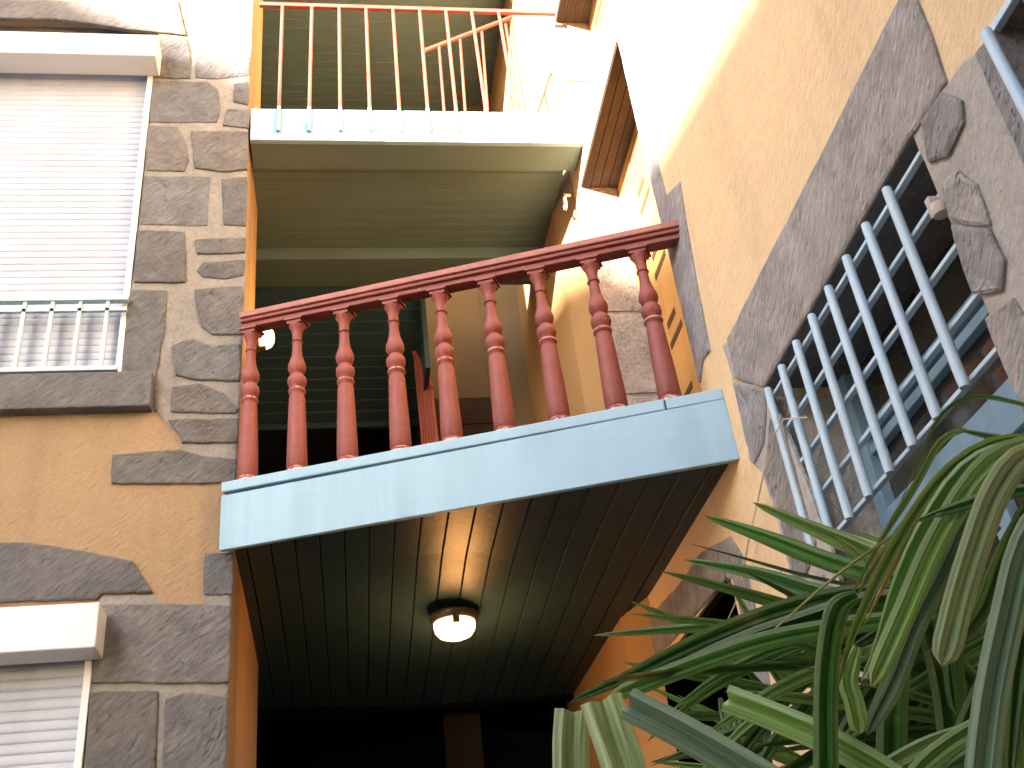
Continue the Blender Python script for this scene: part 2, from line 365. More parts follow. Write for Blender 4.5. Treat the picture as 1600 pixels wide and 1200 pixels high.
shutter(xl, 942, 1013, 1.56, zl1 - 0.02, 'white roller shutter lowered, greyer slats in shade')
wr = bpy.data.objects.new('window_rail', None); COL.objects.link(wr); wr.parent = lh; wr.location = Vector((-1.1, -0.04, zu0)) - lh.location
z1 = onY(120, 468, -0.04).z; z0 = onY(120, 578, -0.04).z; z2 = onY(120, 485, -0.04).z
xr = xw + 0.002
r = MB(); r.box(-1.7, xr, -0.055, -0.022, z1 - 0.014, z1 + 0.012); r.build('top_rail', M['bluegrey'], wr, bevel=0.003)
r = MB(); r.box(-1.7, xr, -0.048, -0.03, z2 - 0.008, z2 + 0.008); r.build('middle_rail', M['bluegrey'], wr)
r = MB(); r.box(-1.7, xr - 0.012, -0.055, -0.022, z0 - 0.012, z0 + 0.012); r.build('bottom_rail', M['bluegrey'], wr, bevel=0.003)
for k in range(8):
    x = onY(169, 475, -0.04).x - 0.1162 * k
    r = MB(); r.box(x - 0.008, x + 0.008, -0.048, -0.029, z0 + 0.012, z1 - 0.014); r.build('bar', M['bluegrey'], wr)

# ================================================================== right house
rh = empty('grille_house', (W, -2.5, 0), 'pale ochre plastered house with stone framed openings and blue window grilles, right of the balconies', 'house')
DY0, DY1, DZ0, DZ1 = -0.80, 0.22, 3.40, 5.56
GY0, GY1, GZ1 = -2.385, -1.305, 3.284
mb = MB()
wall(mb, PR, [-9.0, 0.35], [0.0, 10.5], [(DY0, DY1, DZ0, DZ1), (-0.76, 0.10, 5.80, 6.78), (GY0, GY1, 0.35, GZ1), (-3.75, -2.715, 1.0, 3.245), (-0.655, 0.50, 0.0, 2.93)], 0.42)
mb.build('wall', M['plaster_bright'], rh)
mb = MB()      # the stairwell side of this wall, leaning inward a little
sec = [(W, 0.35), (1.69, 0.62), (1.672, 1.6), (1.668, 2.02)]
rows = [[(x, y, z) for x, y in sec] for z in (0.0, 10.5)]
mb.grid(rows); mb.grid([[(x + 0.5, y, z) for x, y in sec] for z in (0.0, 10.5)])
mb.build('stairwell_wall', M['plaster_smooth'], rh)
mm = MB(); q = MB()
# far jamb of the gallery door: four dressed blocks seen end-on
for k, (za, zb) in enumerate(((3.42, 4.20), (4.22, 4.69), (4.71, 5.16), (5.18, 5.55))):
    t = st(); q.hexa([(W - 0.004, DY1 - 0.012, za), (W + 0.235, DY1 - 0.012, za), (W + 0.235, DY1 + 0.002, za), (W - 0.004, DY1 + 0.002, za),
                      (W - 0.004, DY1 - 0.012, zb), (W + 0.235, DY1 - 0.012, zb), (W + 0.235, DY1 + 0.002, zb), (W - 0.004, DY1 + 0.002, zb)], t)
mm.box(W - 0.002, W + 0.235, DY1 - 0.006, DY1 + 0.003, 3.41, 5.558); mm.build('jamb_mortar', M['mortar'], rh); mm = MB()
# upper door far jamb
q.box(W - 0.004, W + 0.24, 0.088, 0.102, 5.81, 6.25, st()); q.box(W - 0.004, W + 0.24, 0.088, 0.102, 6.27, 6.77, st())
# surround strip of the gallery door on its near side
slab(q, PR, Rpx([(972, 28), (968, 66), (993, 177), (1020, 290), (1045, 390), (1095, 598), (1100, 560), (1111, 548), (1090, 440), (1072, 340), (1064, 285), (1042, 306), (1020, 218), (1000, 130), (986, 40)]), 0.004, 0.010, (1.0, 1.0, 1.05))
# window surround: lintel and rubble round the grille
slab(mm, PR, Rpx([(1130, 540), (1140, 530), (1150, 600), (1180, 590), (1197, 603), (1240, 700), (1300, 860), (1360, 1100), (1420, 1250), (1300, 1250), (1240, 917), (1212, 800), (1190, 737), (1172, 720), (1165, 660), (1145, 590)]), 0.01, 0.005, jit=0.006)
mm.build('mortar_bed', M['mortar_pale'], rh); mm = MB()
slab(mm, PR, [(GY0 + 0.0, 0.3), (GY0 + 0.0, 3.27)] + Rpx([(1450, 170), (1484, 126), (1505, 96), (1524, 84), (1544, 56)]) + [(-2.715, 0.3)], 0.01, 0.005, jit=0.004)
slab(q, PR, Rpx([(1424, -30), (1404, 8), (1300, 215), (1205, 400), (1140, 528), (1152, 592), (1176, 600), (1196, 606), (1310, 414), (1424, 217), (1446, 190), (1482, 128), (1460, 60)]), 0.0, 0.012, (1.12, 1.08, 1.04), jit=0.003)
for s_ in ([(1150, 600), (1178, 608), (1198, 612), (1200, 640), (1196, 690), (1182, 722), (1170, 690), (1162, 650)],
           [(1208, 655), (1222, 650), (1240, 720), (1262, 800), (1278, 850), (1262, 900), (1244, 900), (1222, 800), (1200, 742)],
           [(1250, 925), (1290, 900), (1320, 960), (1345, 1060), (1290, 1080)],
           [(1450, 195), (1478, 150), (1508, 160), (1510, 190), (1488, 240), (1460, 250)],
           [(1478, 290), (1500, 268), (1530, 290), (1552, 350), (1520, 345), (1492, 340)],
           [(1496, 352), (1552, 362), (1575, 410), (1572, 450), (1530, 455), (1515, 420)],
           [(1548, 500), (1590, 470), (1640, 560), (1680, 700), (1640, 720), (1600, 620)],
           [(1532, 84), (1545, 70), (1600, 165), (1650, 270), (1630, 300), (1580, 190)]):
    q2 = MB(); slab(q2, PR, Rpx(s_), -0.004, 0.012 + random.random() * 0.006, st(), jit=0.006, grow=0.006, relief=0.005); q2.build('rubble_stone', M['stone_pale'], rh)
# ground floor doorway under the balcony
slab(q, PR, Rpx([(1143, 838), (1097, 863), (1063, 913), (1020, 960), (1010, 1035), (1047, 1007), (1077, 973), (1137, 903), (1148, 906), (1160, 960), (1185, 1080), (1205, 1075), (1190, 985), (1163, 870)]), 0.01, 0.010, (0.9, 0.9, 0.9))
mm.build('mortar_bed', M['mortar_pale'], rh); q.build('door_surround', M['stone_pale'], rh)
# rough reveals of the grille window: stone lining the far side and the head
q = MB(); rows = []
for i in range(7):
    x = W + 0.004 + 0.24 * i / 6
    rows.append([(x, GY1 - 0.004 - 0.012 * abs(noise.noise(Vector((x * 9, z * 7, 0)))), z) for z in [0.36 + 2.885 * k / 60 for k in range(61)]])
q.grid(rows); q.build('rubble_reveal', M['mortar_pale'], rh)
q = MB(); q.box(W + 0.002, W + 0.42, GY0 + 0.001, GY1 - 0.001, GZ1 - 0.006, GZ1 + 0.004); q.build('lintel_underside', M['stone'], rh)
q = MB(); q.box(W + 0.002, W + 0.42, -3.749, -2.716, 3.239, 3.249); q.box(W + 0.002, W + 0.42, -2.722, -2.713, 1.0, 3.238); q.build('stone_reveal', M['stone_pale'], rh)
# timber over the gallery doors
q = MB()
for i in range(5): q.box(W + 0.006 + 0.05 * i, W + 0.051 + 0.05 * i, DY0, DY1, DZ1 - 0.012, DZ1 + 0.01)
q.build('timber_lintel', M['lintelwood'], rh); q = MB()
for i in range(5): q.box(W + 0.006 + 0.05 * i, W + 0.051 + 0.05 * i, -0.76, 0.10, 6.768, 6.79)
q.build('timber_lintel', M['lintelwood'], rh)

def leaf(name, y0, y1, z0, z1, slots):
    e = MB(); x = W + 0.207
    n = 7
    for i in range(n):
        a = y0 + (y1 - y0) * i / n; b = y0 + (y1 - y0) * (i + 1) / n
        e.box(x, x + 0.04, a + 0.0015, b - 0.0015, z0, z1)
    e.cm = 1
    for za, ya, yb in slots: e.box(x - 0.0025, x + 0.02, ya, yb, za - 0.017, za + 0.017)
    return e.build(name, [M['door'], M['slot']], rh, bevel=0.0)
leaf('door', DY0, DY1 - 0.01, 3.42, DZ1 - 0.012, [(z, a, b) for zz in (5.58, 5.23, 4.815, 4.405, 4.0) for z, a, b in ((zz, -0.205, -0.075), (zz - 0.105, -0.255, -0.055)) if z < 5.5])
o = leaf('door', -0.76, 0.09, 5.81, 6.768, [(6.40, -0.22, 0.05), (6.62, -0.3, 0.0)]); o['label'] = 'upper yellow door, sunlit'
q = MB(); q.box(W + 0.3, W + 0.34, -0.655, 0.50, 0, 2.93); q.build('door', M['dark'], rh)  # near-black sheet standing for the shade inside the doorway
q = MB(); q.box(W + 0.012, W + 0.41, 0.44, 0.499, 0, 2.929); q.box(W + 0.012, W + 0.41, -0.654, 0.439, 2.90, 2.929); q.build('doorway_shade_lining', M['dark'], rh)  # dark sheets over the reveals, painting in the doorway's shade

def grille_window(gy0, gy1, z0, z1, gz0, nbars, lab):
    e = bpy.data.objects.new('grille_window', None); COL.objects.link(e); e.parent = rh; e.location = Vector((W, (gy0 + gy1) / 2, gz0)) - rh.location
    e['label'] = lab
    X = W + 0.25
    f = MB(); f.box(X + 0.02, X + 0.03, gy0, gy1, z0, z1); f.build('pane', M['glassdark'], e)
    f = MB()
    f.box(X - 0.02, X + 0.02, gy1 - 0.072, gy1 - 0.016, z0, z1 - 0.002); f.box(X - 0.02, X + 0.02, gy0 + 0.002, gy0 + 0.06, z0, z1 - 0.002)
    f.box(X - 0.018, X + 0.019, gy0 + 0.06, gy1 - 0.072, 2.76, 2.815); f.box(X - 0.03, X + 0.019, gy0 + 0.06, gy1 - 0.072, 2.69, 2.757)
    f.box(X - 0.012, X + 0.019, gy0 + 0.06, gy1 - 0.072, 2.99, 3.02); f.box(X - 0.016, X + 0.019, gy0 + 0.06, gy1 - 0.072, 3.045, 3.07)
    f.box(X - 0.014, X + 0.018, (gy0 + gy1) / 2 - 0.035, (gy0 + gy1) / 2 + 0.035, z0, 2.685)
    f.box(X - 0.014, X + 0.018, (gy0 + gy1) / 2 - 0.22, (gy0 + gy1) / 2 - 0.19, z0, 2.685)
    f.build('frame', M['blue'], e, bevel=0.003)
    rz = [gz0 + (3.240 - gz0) * k / 4 for k in range(5)]
    for z in rz:
        f = MB(); f.box(W + 0.006, W + 0.024, gy0 - 0.004, gy1 + (-0.02), z - 0.0058, z + 0.0058); f.build('grille_rail', M['bluewhite'], e, bevel=0.002)
    for k in range(nbars):
        y = -2.24 + k * 0.1275
        f = MB(); f.tube([(W - 0.012, y, gz0 - 0.022), (W - 0.012, y, gz0), (W - 0.012, y, 3.235), (W - 0.012, y, 3.252)], [0.0115, 0.0125, 0.0125, 0.0115], 14)
        f.build('grille_bar', M['bluewhite'], e, smooth=True)
    return e
grille_window(GY0, GY1, 0.36, GZ1, 2.708, 8, 'window behind a grille of eight pale blue bars')
e = bpy.data.objects.new('grille_window', None); COL.objects.link(e); e.parent = rh; e.location = Vector((W, -3.2, 2.6)) - rh.location
e['label'] = 'second grille, only its corner showing at the upper right'
f = MB(); f.box(W + 0.27, W + 0.28, -3.75, -2.715, 1.0, 3.245); f.build('pane', M['glassdark'], e)
for z in (3.235, 3.05, 2.87, 2.69):
    f = MB(); f.box(W - 0.004, W + 0.014, -3.75, -2.712, z - 0.009, z + 0.009); f.build('grille_rail', M['bluewhite'], e, bevel=0.002)
for k in range(8):
    y = -2.722 - k * 0.128
    f = MB(); f.tube([(W - 0.02, y, 2.66), (W - 0.02, y, 3.226)], 0.0125, 14); f.build('grille_bar', M['bluewhite'], e, smooth=True)

# ================================================================== lower balcony (front runs slantwise between the houses)
A = Vector((-0.050, -0.047)); B = Vector((W, -0.986))
fd = (B - A).normalized(); fn = Vector((fd.y, -fd.x))             # fn points out of the front
ZB0, ZB1, ZT0, ZT1 = 3.385, 3.203, 3.686, 3.487
def fr(t, off, z0, z1, dz=0.0):   # point on the front: t 0..1 along, off metres outwards, z interpolated
    p = A.lerp(B, t) + fn * off
    return Vector((p.x, p.y, z0 + (z1 - z0) * t + dz))
def bar(mb, off0, off1, za, zb, da, db, t0=0.0, t1=1.0, n=1, tint=(1, 1, 1)):
    q = [fr(t0, off0, za, zb, da), fr(t1, off0, za, zb, da), fr(t1, off1, za, zb, da), fr(t0, off1, za, zb, da)]
    q += [fr(t0, off0, za, zb, db), fr(t1, off0, za, zb, db), fr(t1, off1, za, zb, db), fr(t0, off1, za, zb, db)]
    mb.hexa(q, tint)
lb = empty('lower_balcony', (0.85, -0.4, 3.4), 'lower balcony with sky blue fascia, turned red wooden balusters and dark boarded underside', 'balcony')
def zsoff(x, y):
    k = [(-2.0, 3.43), (0.0, 3.43), (0.5, 3.415), (1.0, 3.38), (2.0, 3.27)]
    for (a, za), (b, zb) in zip(k, k[1:]):
        if a <= y <= b: zl = za + (zb - za) * (y - a) / (b - a); break
    else: zl = k[-1][1]
    s = min(1, max(0, x / 1.0)); s = s * s * (3 - 2 * s); u = min(1, max(0, x / W)); m = min(1, max(0, y / 0.9))
    s = u + (s - u) * m; zr = 3.240 + 0.012 * m
    return zl + (zr - zl) * s
mb = MB(); bar(mb, 0.0, -0.022, ZB0, ZB1, 0.0, 0.286 * 0.84); mb.hexa([fr(0, 0.0, ZB0, ZB1, 0), fr(0, 0, ZB0, ZB1, 0.0), fr(0, -0.01, ZB0, ZB1, 0), fr(0, -0.01, ZB0, ZB1, 0)] * 2) if False else None
mb.build('fascia', M['blue'], lb, bevel=0.004)
mb = MB()
bar(mb, 0.002, -0.14, ZT0, ZT1, -0.046, 0.0, 0.0, 0.897); bar(mb, 0.002, -0.14, ZT0, ZT1, -0.046, -0.001, 0.899, 1.0)
mb.build('fascia_cap', M['blue'], lb, bevel=0.005)
mb = MB(); xs = []; bw = 0.0975
rowsY = [i / 26 for i in range(27)]
k = 0; x = -0.05
while x < W + 0.02:
    x1 = min(x + bw, W + 0.09)
    prof = [(x, 0.009), (x + 0.0045, 0.0), (x1 - 0.0045, 0.0), (x1, 0.009)]
    rows = []
    for (xx, dz) in prof:
        t = (xx - A.x) / (B.x - A.x); yf = A.y + (B.y - A.y) * t + 0.045 * abs(1 / fn.y) * 1.0
        row = []
        for s_ in rowsY:
            y = yf + (1.80 - yf) * s_ if xx > 0.0 else yf + (1.80 - yf) * s_
            row.append((min(xx, W + 0.0), y, zsoff(xx, y) + dz))
        rows.append(row)
    mb.grid(rows); x = x1
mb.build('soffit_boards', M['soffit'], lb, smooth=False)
# deck and rear edge beam
mb = MB()
mb.hexa([fr(0, -0.046, 3.46, 3.36), fr(1, -0.046, 3.46, 3.36), Vector((W, 1.82, 3.36)), Vector((-0.0, 1.82, 3.46)),
         fr(0, -0.046, 3.62, 3.42), fr(1, -0.046, 3.62, 3.42), Vector((W, 1.82, 3.42)), Vector((-0.0, 1.82, 3.62))])
mb.build('deck', M['dark'], lb)
mb = MB(); mb.box(-0.3, 1.668, 1.80, 1.86, 3.225, 3.44); mb.build('edge_beam', M['dark'], lb)
# handrail
HR0, HR1 = 4.524, 4.258
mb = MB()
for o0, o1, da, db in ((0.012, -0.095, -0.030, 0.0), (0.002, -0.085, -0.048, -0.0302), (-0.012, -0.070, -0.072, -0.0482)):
    bar(mb, o0, o1, HR0, HR1, da, db, 0.03, 0.999, tint=(1, 1, 1) if db < 0 else (1.35, 2.0, 2.0))  # top moulding tinted paler: sheen of light put into its colour
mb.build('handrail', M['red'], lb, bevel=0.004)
prof0 = [(0.044, 0.0), (0.0455, 0.016), (0.037, 0.030), (0.0425, 0.045), (0.0415, 0.12), (0.039, 0.25), (0.0350, 0.40), (0.0335, 0.465), (0.0300, 0.480), (0.0300, 0.492),
         (0.0360, 0.502), (0.0372, 0.510), (0.0350, 0.519), (0.0285, 0.526), (0.0285, 0.534), (0.036, 0.548), (0.0405, 0.570), (0.038, 0.595), (0.0275, 0.614), (0.0255, 0.622),
         (0.032, 0.634), (0.0385, 0.660), (0.0375, 0.685), (0.0300, 0.715), (0.0235, 0.748), (0.0205, 0.785), (0.0200, 0.835), (0.0255, 0.842), (0.0205, 0.850),
         (0.0215, 0.90), (0.028, 0.930), (0.035, 0.945), (0.035, 0.96)]
def fproj(x, y, off):    # picture point onto the upright plane `off` outwards of the front
    r = ray(x, y); c = Vector((CAM.x, CAM.y)); n2 = fn
    t = (n2.dot(A) + off - n2.dot(c)) / (n2.x * r.x + n2.y * r.y); return CAM + r * t
for i, (bx, by) in enumerate([(387, 735), (464, 724), (543, 706), (626, 692), (706, 678), (788, 660), (872.6, 645), (962, 627), (1044.6, 609.6)]):
    P = fproj(bx, by, -0.048); t = (Vector((P.x, P.y)) - A).dot(fd) / (B - A).length
    zb = ZT0 + (ZT1 - ZT0) * t; zt = HR0 + (HR1 - HR0) * t - 0.070; H = zt - zb
    c = A.lerp(B, t) - fn * 0.048
    rj = random.Random(50 + i); mb = MB(); mb.lathe((c.x, c.y, zb), [(r_ * (1 + rj.uniform(-0.015, 0.015)), z_ / 0.96 * (H - 0.022)) for r_, z_ in prof0], 24)
    for a_ in range(24):        # paint rubbed off the small ring, more on some
        if rj.random() < 0.35 + 0.08 * i: mb.t[11 * 24 + a_] = (1.9, 4.2, 4.6)
        if rj.random() < 0.25: mb.t[1 * 24 + a_] = (1.7, 3.4, 3.6)
    ux = fd * 0.042; uy = fn * 0.040
    for s_, d0, d1 in ((1.0, 0.010, 0.0), (0.8, 0.026, 0.0102)):
        q4 = [c + ux * s_ * a + uy * s_ * b_ for a, b_ in ((-1, -1), (1, -1), (1, 1), (-1, 1))]
        sl = (HR1 - HR0) / (B - A).length
        mb.hexa([(p.x, p.y, zt - d0 + sl * (p - c).dot(fd)) for p in q4] + [(p.x, p.y, zt - d1 + sl * (p - c).dot(fd)) for p in q4])
    b = mb.build('baluster', M['red'], lb, smooth=True, origin=(c.x, c.y, zb))
    mb = MB(); rr = random.Random(i)      # dabs of bare filler round the foot
    rows = [[(c.x + (r_ + rr.uniform(-0.004, 0.005)) * math.cos(a), c.y + (r_ + rr.uniform(-0.004, 0.005)) * math.sin(a), zb + z_ + rr.uniform(-0.003, 0.004)) for a in [2 * math.pi * q_ / 22 for q_ in range(22)]]
            for r_, z_ in ((0.047, -0.004), (0.047, 0.003), (0.0405, 0.009))]
    mb.grid(rows, close=True)
    mb.build('filler_ring', M['chip'], b, smooth=True)

# ================================================================== upper balcony
ub = empty('upper_balcony', (0.9, 0.1, 5.7), 'upper balcony with straight pale blue fascia and thin red iron bars', 'balcony')
UZ0, UZ1 = onY(650, 221).z, onY(650, 173).z
x0, x1 = onY(391, 200).x, W
mb = MB(); mb.box(x0, x1, 0.0, 0.03, UZ0, UZ1); mb.build('fascia', M['blue'], ub, bevel=0.004)
mb = MB(); mb.box(x0, x1 - 0.004, 0.031, 0.215, UZ0 + 0.004, UZ1 - 0.02); mb.build('edge_beam', M['olive'], ub, bevel=0.004)
mb = MB(); mb.box(-0.29, 1.69, 0.216, 1.30, 5.76, UZ1 - 0.03); mb.build('deck', M['dark'], ub)
def boards(x0, x1, y0, y1, z0, z1, w, m, name, par, x0f=None):
    mb = MB(); n = max(1, round((y1 - y0) / w)); rows = []
    for i in range(n):
        a = y0 + (y1 - y0) * i / n; b = y0 + (y1 - y0) * (i + 1) / n
        for yy, dz in ((a, 0.006), (a + 0.004, 0), (b - 0.004, 0), (b, 0.006)):
            z = z0 + (z1 - z0) * (yy - y0) / (y1 - y0) + dz
            rows.append([(x0, yy, z), (x1, yy, z)])
    mb.grid(rows); return mb.build(name, m, par)
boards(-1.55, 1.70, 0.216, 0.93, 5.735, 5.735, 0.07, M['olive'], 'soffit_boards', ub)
mb = MB(); mb.box(-1.55, 1.70, 0.93, 1.20, 5.655, 5.755)
mb.build('cross_beam', M['olive'], ub, bevel=0.004)
RZ = 6.762
mb = MB(); mb.box(0.035, W - 0.01, 0.008, 0.030, RZ - 0.014, RZ + 0.014); mb.build('handrail', M['redmetal'], ub, bevel=0.003)
tops = [441.7, 487.5, 530, 572, 614, 655.7, 697, 737.5, 780]; bots = [434.5, 482.5, 532, 579, 626, 671, 716, 763.7, 811]
for a, b in zip(tops, bots):
    pb = onY(b, 205, -0.014); r = ray(a, 12); pt = CAM + r * ((RZ - 0.014 - CAM.z) / r.z); pt.y = 0.012
    pm = pb.lerp(pt, (UZ1 + 0.003 - pb.z) / (pt.z - pb.z))
    mb = MB(); mb.tube([pm, pt], 0.0095, 12); o = mb.build('railing_bar', M['redmetal'], ub, smooth=True)
    mb = MB(); mb.tube([pb, pm - Vector((0, 0, 0.0005))], 0.0098, 12); mb.tube([pb + Vector((0, -0.014, 0.02)), pb + Vector((0, 0.016, 0.02))], 0.006, 8)
    mb.build('bar_foot', M['blue'], o, smooth=True)

# ================================================================== stairwell behind
sw = empty('stairwell', (0.8, 2.6, 0), 'dim ochre stairwell with boarded ceilings behind both balconies', 'stairwell')
mb = MB()
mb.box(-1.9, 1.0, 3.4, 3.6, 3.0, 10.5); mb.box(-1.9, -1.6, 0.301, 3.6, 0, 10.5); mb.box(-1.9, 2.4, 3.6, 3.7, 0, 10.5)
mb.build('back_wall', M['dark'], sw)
mb = MB(); mb.box(1.0, 1.42, 2.0, 3.399, 5.33, 8.4); mb.hexa([(1.421, 2.0, 5.0), (1.67, 1.86, 5.0), (1.67, 2.3, 5.0), (1.421, 2.3, 5.0), (1.421, 2.0, 8.4), (1.67, 1.86, 8.4), (1.67, 2.3, 8.4), (1.421, 2.3, 8.4)])
mb.build('landing_wall', M['shade_plaster'], sw)
mb = MB()
for k in range(9): mb.box(0.95, 1.42, 1.985 - 0.004 * (k % 2), 2.06, 4.42 + 0.1 * k, 4.515 + 0.1 * k)
mb.build('riser_boards', M['lintelwood'], sw)
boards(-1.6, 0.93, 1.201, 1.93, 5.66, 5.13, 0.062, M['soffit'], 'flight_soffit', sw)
mb = MB(); mb.box(-1.6, 0.93, 1.931, 1.96, 5.09, 5.20); mb.box(0.931, 0.96, 1.201, 1.96, 5.05, 5.95); mb.build('flight_edge', M['soffit'], sw)
mb = MB(); mb.hexa([(-1.6, 1.2, 5.70), (0.93, 1.2, 5.70), (0.93, 1.93, 5.17), (-1.6, 1.93, 5.17), (-1.6, 1.2, 5.9), (0.93, 1.2, 5.9), (0.93, 1.93, 5.9), (-1.6, 1.93, 5.9)]); mb.build('flight', M['dark'], sw)
boards(-1.55, 1.70, 0.0, 3.4, 8.05, 8.05, 0.075, M['olive'], 'ceiling_boards', sw)
mb = MB(); mb.box(-1.9, 1.757, 0.0, 3.6, 8.07, 8.3); mb.build('roof_slab', M['plaster_smooth'], sw)
mb = MB(); mb.box(0.955, 1.16, 2.0, 2.3, 0, 3.30); mb.build('pier', M['room'], sw)
# flight under the landing closes the dark ground floor behind
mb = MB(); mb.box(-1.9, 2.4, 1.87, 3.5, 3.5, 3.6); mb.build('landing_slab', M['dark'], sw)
# inner red stair railing, on the landing
ir = empty('stair_railing', (0.97, 1.5, 4.4), 'dark red slatted stair railing seen between the fourth and fifth balusters', 'railing')
P = [onY(648, 552, 1.5), onY(674, 607, 1.42), onY(688, 700, 1.36)]
mb = MB(); mb.tube([P[0] + Vector((0, 0.1, 0.06)), P[0], P[1]], 0.018, 8); mb.build('handrail', M['red'], ir)
for k in range(6):
    a = P[0].lerp(P[1], k / 5); b = Vector((a.x + 0.018, a.y, 4.35))
    mb = MB(); mb.tube([a, b], 0.0105, 8); mb.build('bar', M['red'], ir)
# upper flight railing
ur = empty('iron_stair_railing', (1.4, 0.8, 6.6), 'sloping red iron stair railing behind the upper balcony bars', 'railing')
a = onY(664, 79, 0.8); b = onY(822, 26, 0.8); b.x = min(b.x, 1.70)
mb = MB(); mb.tube([a, b], 0.014, 8); mb.build('handrail', M['redmetal'], ur)
for xt, yt, xb in ((686, 72, 694), (719, 62, 727), (753, 50, 762), (790, 38, 812)):
    p = onY(xt, yt, 0.8); q_ = onY(xb, 175, 0.8)
    mb = MB(); mb.tube([p, p + (q_ - p) * 1.6], 0.009, 8); mb.build('bar', M['redmetal'], ur)

# ================================================================== lamps and small fittings
def lamp(loc, axis, r, label, power):
    e = empty('ceiling_lamp', loc, label, 'lamp')
    m = MB(); m.lathe((0, 0, 0), [(r * 1.08, 0.0), (r * 1.10, -0.012), (r * 1.03, -0.03), (r * 0.98, -0.034)], 32); base = m.build('base', M['brownmetal'], e, smooth=True); base.location = (0, 0, 0)
    m = MB(); m.lathe((0, 0, 0), [(r * 0.94, -0.034), (r * 0.95, -0.05), (r * 0.90, -0.072), (r * 0.74, -0.092), (r * 0.45, -0.104), (0.002, -0.108)], 32); g_ = m.build('glass', M['glow'], e, smooth=True); g_.location = (0, 0, 0)
    m = MB(); m.box(-0.014, 0.014, -r * 1.03, -r * 0.80, -0.066, -0.03); c_ = m.build('clip', M['brownmetal'], e, bevel=0.003); c_.location = (0, 0, 0)
    ld = bpy.data.lights.new('bulb', 'POINT'); ld.energy = power; ld.color = (1.0, 0.44, 0.13); ld.shadow_soft_size = 0.09
    lo = bpy.data.objects.new('bulb', ld); COL.objects.link(lo); lo.parent = e; lo.location = (0, 0, -0.21)
    e.rotation_euler = Vector(axis).to_track_quat('-Z', 'Y').to_euler()
    return e
P = onY(709, 962, 0.5)
lamp((0.905, 0.49, 3.262), (0, 0, -1), 0.098, 'round lit ceiling lamp on the dark boards under the lower balcony', 1.3)
lw = onX(414, 528, 0.02)
lamp((0.004, 0.50, 4.79), (1, 0, 0), 0.066, 'small lit lamp glowing beside the first red baluster', 0.8)
rg = MB(); c = onX(888, 316, 1.71)
rg.tube([c + Vector((-0.02, math.cos(a) * 0.028, math.sin(a) * 0.05)) for a in [2 * math.pi * k / 16 for k in range(17)]], 0.007, 8)
rg.tube([c + Vector((0.02, 0, 0.05)), c + Vector((-0.02, 0, 0.05))], 0.009, 8)
tag(rg.build('iron_ring', M['steel'], smooth=True), 'small tarnished metal ring on the wall beside the gallery door', 'ring')
tw = MB(); pts = [onX(x, y, W - 0.03) for x, y in ((1262, 652), (1225, 655), (1208, 682), (1206, 712), (1192, 745), (1180, 800), (1168, 850), (1160, 900), (1148, 945), (1134, 975))]
tw.tube(pts, 0.0022, 6); tw.tube([p + Vector((0, -0.012 - 0.004 * i, 0.01)) for i, p in enumerate(pts[2:8])], 0.0018, 6)
tag(tw.build('twine', M['rope'], smooth=True), 'thin pale twine dangling down the wall from the grille window', 'twine')
nb = MB(); c = onX(1468, 327, W - 0.012)
nb.lathe((c.x, c.y, c.z - 0.02), [(0.006, 0), (0.018, 0.004), (0.021, 0.02), (0.015, 0.036), (0.004, 0.04)], 10); nb.box(c.x - 0.005, c.x + 0.02, c.y + 0.012, c.y + 0.03, c.z + 0.0, c.z + 0.05)
tag(nb.build('hook_stub', M['chip'], smooth=True), 'small cream knob in the stonework at the upper right of the grille', 'knob')

# ================================================================== palm
palm = empty('fan_palm', (1.35, -3.3, 0), 'fan palm with long drooping green leaflets in front of the grille window', 'palm')
def smooth_path(pts, n=16):
    out = []; m = len(pts)
    for i in range(n + 1):
        u = i / n * (m - 1); k = min(int(u), m - 2); t = u - k
        p = [pts[max(k - 1, 0)], pts[k], pts[k + 1], pts[min(k + 2, m - 1)]]
        out.append(0.5 * ((2 * p[1]) + (p[2] - p[0]) * t + (2 * p[0] - 5 * p[1] + 4 * p[2] - p[3]) * t * t + (3 * p[1] - p[0] - 3 * p[2] + p[3]) * t ** 3))
    return out
G = dict(d=(0.028, 0.082, 0.012), m=(0.068, 0.160, 0.034), l=(0.15, 0.245, 0.065), p=(0.24, 0.31, 0.14), y=(0.34, 0.28, 0.08), g=(0.16, 0.24, 0.15), b=(0.18, 0.19, 0.09))
def blade(mb, pix, d0, d1, w, col, twist=0.0, blunt=False, fold=0.75, tip0=False):
    m = len(pix)
    P = smooth_path([at(x, y, d0 + (d1 - d0) * i / (m - 1)) for i, (x, y) in enumerate(pix)])
    blade3(mb, P, w, col, twist, blunt, fold, tip0)
